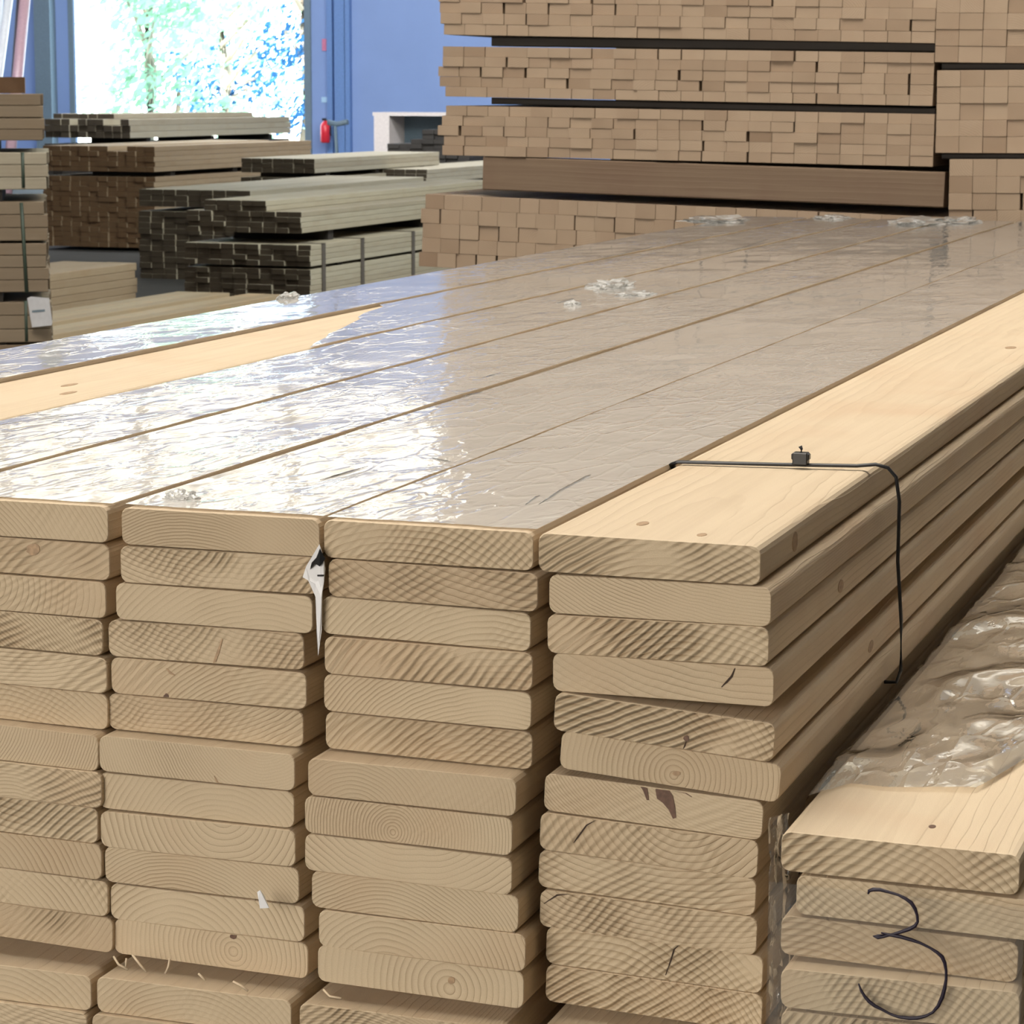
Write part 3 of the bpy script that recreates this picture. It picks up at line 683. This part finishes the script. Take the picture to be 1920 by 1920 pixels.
for k in range(3):
    yy = (.03, 1.5, 2.9)[k]; nm = ('front', 'middle', 'rear')[k]
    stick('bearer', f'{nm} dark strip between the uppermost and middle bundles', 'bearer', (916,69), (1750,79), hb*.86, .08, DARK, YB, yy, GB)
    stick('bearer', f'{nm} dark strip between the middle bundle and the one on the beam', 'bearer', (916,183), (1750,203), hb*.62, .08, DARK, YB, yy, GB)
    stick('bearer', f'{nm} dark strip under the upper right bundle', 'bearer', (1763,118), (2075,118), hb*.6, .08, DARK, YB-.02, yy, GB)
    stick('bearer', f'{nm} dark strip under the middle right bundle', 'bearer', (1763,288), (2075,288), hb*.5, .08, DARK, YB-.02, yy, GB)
hbm = aty(920, 297, YB).z-aty(920, 360, YB).z
for k in range(3):
    stick('brown_beam', ('thick brown timber beam carrying the tall pile of battens', 'second thick beam behind the front beam of the tall pile', 'rearmost thick beam of the tall pile')[k], 'beam', (906,293), (1772,323), hbm, .10, BEAM, YB, (.0, 1.5, 2.9)[k], 'thick beams of the tall pile')
# the rest of the same battens: bundles above the frame and under the visible one
bm = bmesh.new()
def mass(TL, TR, BLp, rows, cols, yb=YB, dz=0.):
    a, b, c = aty(*TL, yb), aty(*TR, yb), aty(*BLp, yb); w = (b.x-a.x)/cols; t = (a.z-c.z)/rows; sl = (b.z-a.z)/(b.x-a.x)
    for r in range(rows):
        for k in range(cols):
            y = yb+random.gauss(0, .005); x = a.x+w*k; z = a.z+dz-t*r+sl*w*k
            addbox(bm, x, x+w*.97, y, yb+3.2, z-t*.98, z)
for n_ in range(5): mass((833-n_*2, -130-n_*112), (1757, -122-n_*112), (833, -37-n_*112), 5, 22)
for n_ in range(3): mass((1758, -205-n_*172), (2075, -205-n_*172), (1758, -52-n_*172), 5, 7, YB-.02)
tag(link('batten_stock', mesh('batten_stock', bm), BATTEN), 'further bundles of the same battens above the frame', 'battens', None, 'stuff')
bm = bmesh.new()
a = aty(768, 511, YB)
for n_ in range(3):
    zt_ = a.z-n_*.30-.012
    for r in range(5):
        for k in range(26):
            x = a.x+.0655*k; dz = -.034*.0655*k; addbox(bm, x, x+.0645, YB-.01+random.gauss(0, .004), YB+3.2, zt_+dz-.05*(r+1)+.001, zt_+dz-.05*r)
    addbox(bm, a.x+.1, a.x+1.6, YB+.05, YB+.15, zt_-.30, zt_-.25)
b_ = aty(1780, 428, YB)
for r in range(24):
    for k in range(7): addbox(bm, b_.x+.085*k, b_.x+.0835+.085*k, YB-.06+random.gauss(0, .004), YB+3.2, b_.z-.052*(r+1)+.001, b_.z-.052*r)
tag(link('batten_stock', mesh('batten_stock', bm), BATTEN), 'lower bundles of battens hidden behind the front pile', 'battens', None, 'stuff')

# ---------------------------------------------------------------- stacks of lumber across the hall
POOL = []
def lumber(name, corner, far, yn, w, t, rows, cols, m, group, phrase, noun='board', L=None, drop=None, jit=.02, rot=0., zoff=0., ztop=None, P=None):
    """stack running away along y. corner: picture point of its near top right corner at depth yn; far: picture x where its right side ends"""
    P = P or aty(*corner, yn)
    yn = P.y
    if L is None: L = (P.x-CAM.x)/((aty(far, 300, 10).x-CAM.x)/(10-CAM.y))+CAM.y-yn
    zt_ = P.z if ztop is None else ztop
    me = board_mesh(name, w*.97, t*.97, L, .003, 1); me.materials.append(m)
    R = Matrix.Rotation(rot, 4, 'Z')
    for r in range(rows):
        for k in range(cols):
            if drop and drop(r, k): continue
            o = bpy.data.objects.new(name, me); COL.objects.link(o); POOL.append((o, w, t, L))
            off = R @ Vector((-w*(k+.5), random.uniform(-jit, jit), -t*r))
            o.location = Vector((P.x, yn, zt_))+off; o.rotation_euler = (0, 0, rot)
            o.color = (random.random(), random.uniform(-.5, 1.5), random.random()*.8, 0.)
            tag(o, f'{noun} {ORD[k+1]} from right, {ORD[r+1]} row down, {phrase}', 'board', group)
    return P, L, zt_
def blocks(P, L, z, h, width, m, group, phrase, ys=(.12, .5, .88), inset=.04):
    for i, f in enumerate(ys):
        bm = bmesh.new(); addbox(bm, P.x-width, P.x-inset, P.y+L*f-.05, P.y+L*f+.05, z-h+.001, z-.001)
        tag(link('bearer', mesh('bearer', bm), m), f'{("near", "middle", "far")[i]} small bearer under {phrase}', 'bearer', group)
# A: farthest pale stack in front of the doorway
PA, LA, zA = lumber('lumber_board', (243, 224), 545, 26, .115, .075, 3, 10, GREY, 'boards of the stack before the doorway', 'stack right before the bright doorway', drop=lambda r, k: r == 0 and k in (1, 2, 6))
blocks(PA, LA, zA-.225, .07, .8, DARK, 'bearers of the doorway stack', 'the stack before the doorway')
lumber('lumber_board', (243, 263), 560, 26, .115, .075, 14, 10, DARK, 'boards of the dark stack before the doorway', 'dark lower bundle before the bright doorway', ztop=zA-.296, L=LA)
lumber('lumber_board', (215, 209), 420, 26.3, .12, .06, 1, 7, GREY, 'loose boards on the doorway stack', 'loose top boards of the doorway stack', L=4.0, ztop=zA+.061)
# B: brown-ended stack
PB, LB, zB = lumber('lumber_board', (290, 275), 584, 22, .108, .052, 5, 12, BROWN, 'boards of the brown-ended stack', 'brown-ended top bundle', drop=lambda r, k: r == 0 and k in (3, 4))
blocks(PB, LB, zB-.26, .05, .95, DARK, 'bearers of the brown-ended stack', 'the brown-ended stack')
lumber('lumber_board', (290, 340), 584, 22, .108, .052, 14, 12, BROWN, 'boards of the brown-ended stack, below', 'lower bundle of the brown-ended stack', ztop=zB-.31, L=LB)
# C: black-ended stack in three bundles
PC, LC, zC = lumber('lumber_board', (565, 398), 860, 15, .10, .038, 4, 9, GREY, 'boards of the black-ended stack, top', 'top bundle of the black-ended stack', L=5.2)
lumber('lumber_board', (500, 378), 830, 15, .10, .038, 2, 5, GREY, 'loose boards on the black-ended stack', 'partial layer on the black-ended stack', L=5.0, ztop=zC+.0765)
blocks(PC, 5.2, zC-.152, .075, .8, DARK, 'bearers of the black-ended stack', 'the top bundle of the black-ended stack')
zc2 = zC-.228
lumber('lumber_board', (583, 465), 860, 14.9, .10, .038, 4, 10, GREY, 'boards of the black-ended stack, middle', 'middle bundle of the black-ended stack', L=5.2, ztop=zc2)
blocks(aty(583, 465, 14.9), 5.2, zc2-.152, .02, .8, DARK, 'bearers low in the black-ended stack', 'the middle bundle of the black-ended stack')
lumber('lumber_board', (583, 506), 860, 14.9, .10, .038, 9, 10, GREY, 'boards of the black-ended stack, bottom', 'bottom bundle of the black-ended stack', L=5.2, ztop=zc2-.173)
xs_ = aty(583, 470, 14.9).x
for px, lab in ((607, 'brown strap down the side of the black-ended stack, nearest of three'), (680, 'brown strap down the side of the black-ended stack, middle of three'), (775, 'brown strap down the side of the black-ended stack, farthest of three')):
    y = atx(px, 480, xs_+.003).y; bm = bmesh.new(); addbox(bm, xs_+.0, xs_+.006, y-.03, y+.03, zc2-.5, zc2+.004)
    addbox(bm, xs_-.81, xs_+.006, y-.03, y+.03, zc2+.0, zc2+.004)
    tag(link('stack_strap', mesh('stack_strap', bm), STRAPB), lab, 'strap', 'straps on the black-ended stack')
Pd0 = aty(255, 493, 15.0); Pd = atx(93, 517, Pd0.x); Pd.z = Pd0.z
# D: brown bundle by the labelled stack
lumber('lumber_board', (93, 516), 255, 11.9, .12, .055, 9, 5, BROWN, 'boards of the low brown stack', 'low brown stack behind the labelled stack', L=15-Pd.y, P=Pd, ztop=Pd.z)
# E: pale low bundle next to the front pile
Pe = aty(562, 553, 14.0); Pn = atx(88, 640, Pe.x)
lumber('lumber_board', None, 565, 0, .13, .04, 11, 7, TAN, 'boards of the pale low stack', 'pale low stack beside the front pile', L=14.0-Pn.y, ztop=Pe.z, P=Pn, drop=lambda r, k: r == 0 and k in (0, 3))
# move that stack's right side onto the measured line
# F and neighbours: grey stacks in the middle distance
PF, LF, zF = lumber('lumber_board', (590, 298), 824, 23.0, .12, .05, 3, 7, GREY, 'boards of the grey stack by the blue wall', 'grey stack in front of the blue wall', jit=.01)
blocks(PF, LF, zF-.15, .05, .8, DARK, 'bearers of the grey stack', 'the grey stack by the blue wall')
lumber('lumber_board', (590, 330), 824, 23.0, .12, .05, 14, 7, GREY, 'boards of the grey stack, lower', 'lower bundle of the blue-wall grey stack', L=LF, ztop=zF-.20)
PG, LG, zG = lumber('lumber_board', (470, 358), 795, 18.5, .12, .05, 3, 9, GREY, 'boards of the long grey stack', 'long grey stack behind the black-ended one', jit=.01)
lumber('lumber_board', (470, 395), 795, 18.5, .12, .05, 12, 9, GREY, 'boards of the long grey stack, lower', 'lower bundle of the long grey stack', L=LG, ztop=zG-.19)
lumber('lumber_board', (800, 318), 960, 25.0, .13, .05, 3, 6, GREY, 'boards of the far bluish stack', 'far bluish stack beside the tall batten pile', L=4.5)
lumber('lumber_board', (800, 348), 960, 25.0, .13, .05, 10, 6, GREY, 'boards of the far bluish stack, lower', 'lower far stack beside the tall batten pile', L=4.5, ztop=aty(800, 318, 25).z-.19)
# G: blackened stack and pale crate before the blue wall
lumber('lumber_board', (880, 262), 880, 29.0, .16, .06, 3, 7, DARK, 'blackened boards by the blue wall', 'blackened stack in front of the blue wall', noun='blackened board', L=3.0, drop=lambda r, k: r == 0 and k > 4)
lumber('lumber_board', (880, 236), 880, 29.1, .16, .06, 2, 4, DARK, 'blackened boards, upper', 'raised end of the blackened stack', noun='blackened board', L=2.6, ztop=aty(880, 262, 29).z+.1205)
lumber('lumber_board', (880, 290), 880, 29.0, .16, .06, 12, 7, DARK, 'blackened boards, lower', 'base of the blackened stack', noun='blackened board', L=3.0, ztop=aty(880, 262, 29).z-.181)
a_, b_ = aty(701, 217, 33), aty(730, 285, 33); c_ = aty(900, 217, 33)
cr = bpy.data.objects.new('shelf_unit', None); COL.objects.link(cr); cr.location = (a_.x, 33, 0)
tag(cr, 'pale open-fronted shelf unit standing against the blue wall', 'shelf')
for nm_, bx in (('side_panel', (0, b_.x-a_.x, 0, .6, 0, a_.z)), ('side_panel', (c_.x-a_.x-.15, c_.x-a_.x, 0, .6, 0, a_.z)), ('top_panel', (-.02, c_.x-a_.x+.02, 0, .6, a_.z, a_.z+.05)), ('back_panel', (0, c_.x-a_.x, .6, .65, 0, a_.z))):
    bm = bmesh.new(); addbox(bm, *bx); link(nm_, mesh(nm_, bm), PALEB if nm_ != 'back_panel' else TRIMG, cr)

# L: labelled tan stack at the left edge, turned so its long side faces the camera
YLs = 8.0
def face_stack(TR, hpx, rows, m, phrase, group, wid=1.4, dep=.9, cols=6, rot=rad(29)):
    P = aty(*TR, YLs); Q = aty(TR[0], TR[1]+hpx, YLs); t = (P.z-Q.z)/rows; w = dep/cols
    me = board_mesh('tan_board', w*.97, t*.97, wid, .003, 1); me.materials.append(m)
    R = Matrix.Rotation(rot, 4, 'Z')
    for r in range(rows):
        for k in range(cols):
            o = bpy.data.objects.new('lumber_board', me); COL.objects.link(o); POOL.append((o, w, t, wid))
            # boards lie along the local x of the turned stack; local y -> -x
            off = R @ Vector((random.uniform(-.012, .004), w*(k+.5), -t*r))
            o.location = P+off; o.rotation_euler = (0, 0, rot+rad(90))
            o.color = (random.random(), random.uniform(-.5, 1.5), random.random()*.7, 0.)
            tag(o, f'tan board {ORD[r+1]} row down, {ORD[k+1]} from front, {phrase}', 'board', group)
    return P, t*rows
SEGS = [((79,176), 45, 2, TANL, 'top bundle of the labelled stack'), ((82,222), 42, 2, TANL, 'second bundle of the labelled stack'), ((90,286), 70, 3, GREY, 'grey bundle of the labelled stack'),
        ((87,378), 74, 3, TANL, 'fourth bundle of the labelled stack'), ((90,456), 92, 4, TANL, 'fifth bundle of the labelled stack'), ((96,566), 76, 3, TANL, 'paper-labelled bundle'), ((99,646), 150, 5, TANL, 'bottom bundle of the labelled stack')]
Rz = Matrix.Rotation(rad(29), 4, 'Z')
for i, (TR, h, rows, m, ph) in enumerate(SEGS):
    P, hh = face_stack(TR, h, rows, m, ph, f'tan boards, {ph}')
    if i < len(SEGS)-1:
        nxt = aty(*SEGS[i+1][0], YLs).z; gap = P.z-hh-nxt
        if gap > .006:
            for kk, d in enumerate((.25, 1.1)):
                bm = bmesh.new(); addbox(bm, -d-.05, -d+.05, .02, .88, nxt+.001, nxt+gap+.001)
                o = tag(link('bearer', mesh('bearer', bm), DARK), f'{("near", "far")[kk]} dark bearer under the {ph}', 'bearer', 'bearers of the labelled stack')
                o.location = (P.x, P.y, 0); o.rotation_euler = (0, 0, rad(29))
# small offcut and plank on top, green strap, paper label
P = aty(46, 152, YLs); bm = bmesh.new(); addbox(bm, -1.2, 0, .1, .3, P.z-.07, P.z)
o = tag(link('offcut', mesh('offcut', bm), BROWN), 'short dark plank lying on top of the labelled stack', 'board'); o.location = (P.x, P.y, 0); o.rotation_euler = (0, 0, rad(29))
o.location.z = aty(79, 176, YLs).z-(P.z-.07)+.002
ps = aty(42, 300, YLs-.01)
for i, (pa, pb, lab) in enumerate((((42, 286), (44, 352), 'green strap round the grey bundle of the labelled stack'), ((40, 380), (50, 548), 'green strap round the middle bundles of the labelled stack'), ((48, 564), (50, 640), 'green strap beside the paper label'))):
    bm = bmesh.new(); tube_bm(bm, [aty(*pa, YLs-.05), aty((pa[0]+pb[0])/2, (pa[1]+pb[1])/2, YLs-.05), aty(*pb, YLs-.05)], .008, 6)
    tag(link('green_strap', mesh('green_strap', bm, True), STRAPG), lab, 'strap', 'green straps of the labelled stack')
P = aty(96, 566, YLs-.015)
lb = flap('paper_label', None, [(51,559),(58,556),(92,559),(98,605),(97,610),(60,614),(55,585)], YLs-.07, PAPER, Vector((0, 0, 0)), .0)
tag(lb, 'white paper label stapled to the corner of the tan stack', 'label')
flap('printed_line', lb, [(60,582),(84,580),(84,584),(60,586)], YLs-.072, TRIMG, Vector((0, 0, 0)), .0)

# pipes leaning on the left of the wall
for (a, b, r, m, lab) in (((52, -60), (31, 165), .09, PIPEP, 'pinkish pipe leaning by the blue wall at the left edge'), ((42, -60), (26, 165), .06, PIPED, 'dark pipe leaning beside the pinkish one'), ((24, -60), (-6, 165), .07, PIPEW, 'white pipe leaning nearest the left edge'), ((6, -60), (-14, 165), .05, PIPEW, 'thin pale pipe cut by the left edge')):
    A = aty(*a, 36); B = aty(*b, 35.5); d = (B-A); B = A+d*(A.z/-d.z)
    tag(tube('leaning_pipe', [A, B], r, m, None, 10), lab, 'pipe', 'pipes leaning by the wall')

# fire extinguisher, hose stand, little signs on the blue wall
Y1 = YW-.3
e = aty(610, 268, Y1); top = aty(608, 226, Y1); hgt = top.z-e.z
ex = bpy.data.objects.new('fire_extinguisher', None); COL.objects.link(ex); ex.location = e; tag(ex, 'red fire extinguisher hanging on the blue wall right of the doorway', 'fire extinguisher')
bm = bmesh.new(); tube_bm(bm, [(0, 0, 0), (0, 0, .02), (0, 0, hgt*.8), (0, 0, hgt*.92), (0, 0, hgt)], [.06, .085, .085, .05, .02], 14); link('cylinder_body', mesh('cylinder_body', bm, True), RED, ex)
bm = bmesh.new(); addbox(bm, -.05, .02, -.02, .02, hgt, hgt+.04); link('valve_handle', mesh('valve_handle', bm), BLACK, ex)
tube('hose', [(.02, -.02, hgt+.02), (.12, -.04, hgt*.9), (.12, -.06, hgt*.4)], .012, BLACK, ex)
bm = bmesh.new(); addbox(bm, -.03, .03, .08, .3, hgt*.3, hgt*.7); link('wall_bracket', mesh('wall_bracket', bm), BLACK, ex)
hs = aty(632, 290, Y1-1); ht = aty(628, 235, Y1-1)
st_ = bpy.data.objects.new('marker_stand', None); COL.objects.link(st_); st_.location = (hs.x, Y1-1, 0); tag(st_, 'dark thin stand with a wide head beside the red extinguisher', 'stand')
tube('pole', [(0, 0, 0), (0, 0, hs.z), (-.03, 0, ht.z)], .03, TRIMG, st_)
tube('pole_head', [(-.16, 0, ht.z+.05), (0, 0, ht.z+.02), (.2, 0, ht.z+.06)], .045, TRIMG, st_)
bm = bmesh.new(); addbox(bm, -.2, .2, -.2, .2, 0, .03); link('foot_plate', mesh('foot_plate', bm), TRIMG, st_)
def wall_sign(name, x0, y0, x1, y1, m, label):
    a = aty(x0, y0, YW-.02); b = aty(x1, y1, YW-.02); bm = bmesh.new(); addbox(bm, a.x, b.x, YW-.03, YW-.002, b.z, a.z)
    return tag(link(name, mesh(name, bm), m), label, 'sign')
wall_sign('wall_sign', 604, 73, 613, 95, plain('sign_red', (.62, .2, .32), .5), 'small red upright sign on the blue wall above the extinguisher')
wall_sign('wall_plate', 603, 182, 626, 192, plain('plate_white', (.42, .62, .8), .5), 'small pale plate on the blue wall between sign and extinguisher')

# ---------------------------------------------------------------- of all stacked lumber boards, the 300 showing largest stay single; the rest become one stock
bpy.context.view_layer.update(); dg = bpy.context.evaluated_depsgraph_get()
def seen(o, w, t, L):
    mw = o.matrix_world; sc_ = 0.
    smp = [((0, -.002, -t/2), w*t*.9)]+[((dx_, -.002, -t/2), w*t*.5) for dx_ in (-.4*w, .4*w)]
    for f in (.03, .12, .22, .32, .42, .52, .62, .72, .82, .92):
        smp.append(((w/2+.002, L*f, -t/2), t*L*.05)); smp.append(((0, L*f, .003), w*L*.012)); smp.append(((-w/2-.002, L*f, -t/2), t*L*.04))
    for p, wt in smp:
        q = mw @ Vector(p); d = q-CAM; z = d.dot(CF)
        X = 960+FPX*d.dot(CR)/z; Y = 960-FPX*d.dot(CU)/z
        if not (0 < X < 1920 and 0 < Y < 1920): continue
        hit, loc, nrm, idx, ob, _ = SC.ray_cast(dg, CAM, d.normalized(), distance=d.length+.05)
        if (not hit) or ob.name == o.name or (loc-q).length < .006: sc_ += wt/(z*z)
    return sc_
rank = sorted(POOL, key=lambda e: -seen(*e))
keep, rest = rank[:300], rank[300:]
bms = bmesh.new(); mats_ = []
for o, w, t, L in rest:
    m_ = o.data.materials[0]
    if m_ not in mats_: mats_.append(m_)
    nb = len(bms.faces); bms.from_mesh(o.data); bms.faces.ensure_lookup_table(); bms.verts.ensure_lookup_table()
    vs = set()
    for f in bms.faces[nb:]:
        f.material_index = mats_.index(m_)
        for v in f.verts: vs.add(v)
    for v in vs: v.co = o.matrix_world @ v.co
names_ = [o.name for o, *_ in rest]
for n_ in names_: bpy.data.objects.remove(bpy.data.objects[n_])
me = mesh('lumber_stock', bms)
for m_ in mats_: me.materials.append(m_)
so_ = link('lumber_stock', me, None); so_.color = (.4, .3, .4, 0)
tag(so_, 'remaining lumber deep inside the stacks across the hall', 'lumber', None, 'stuff')
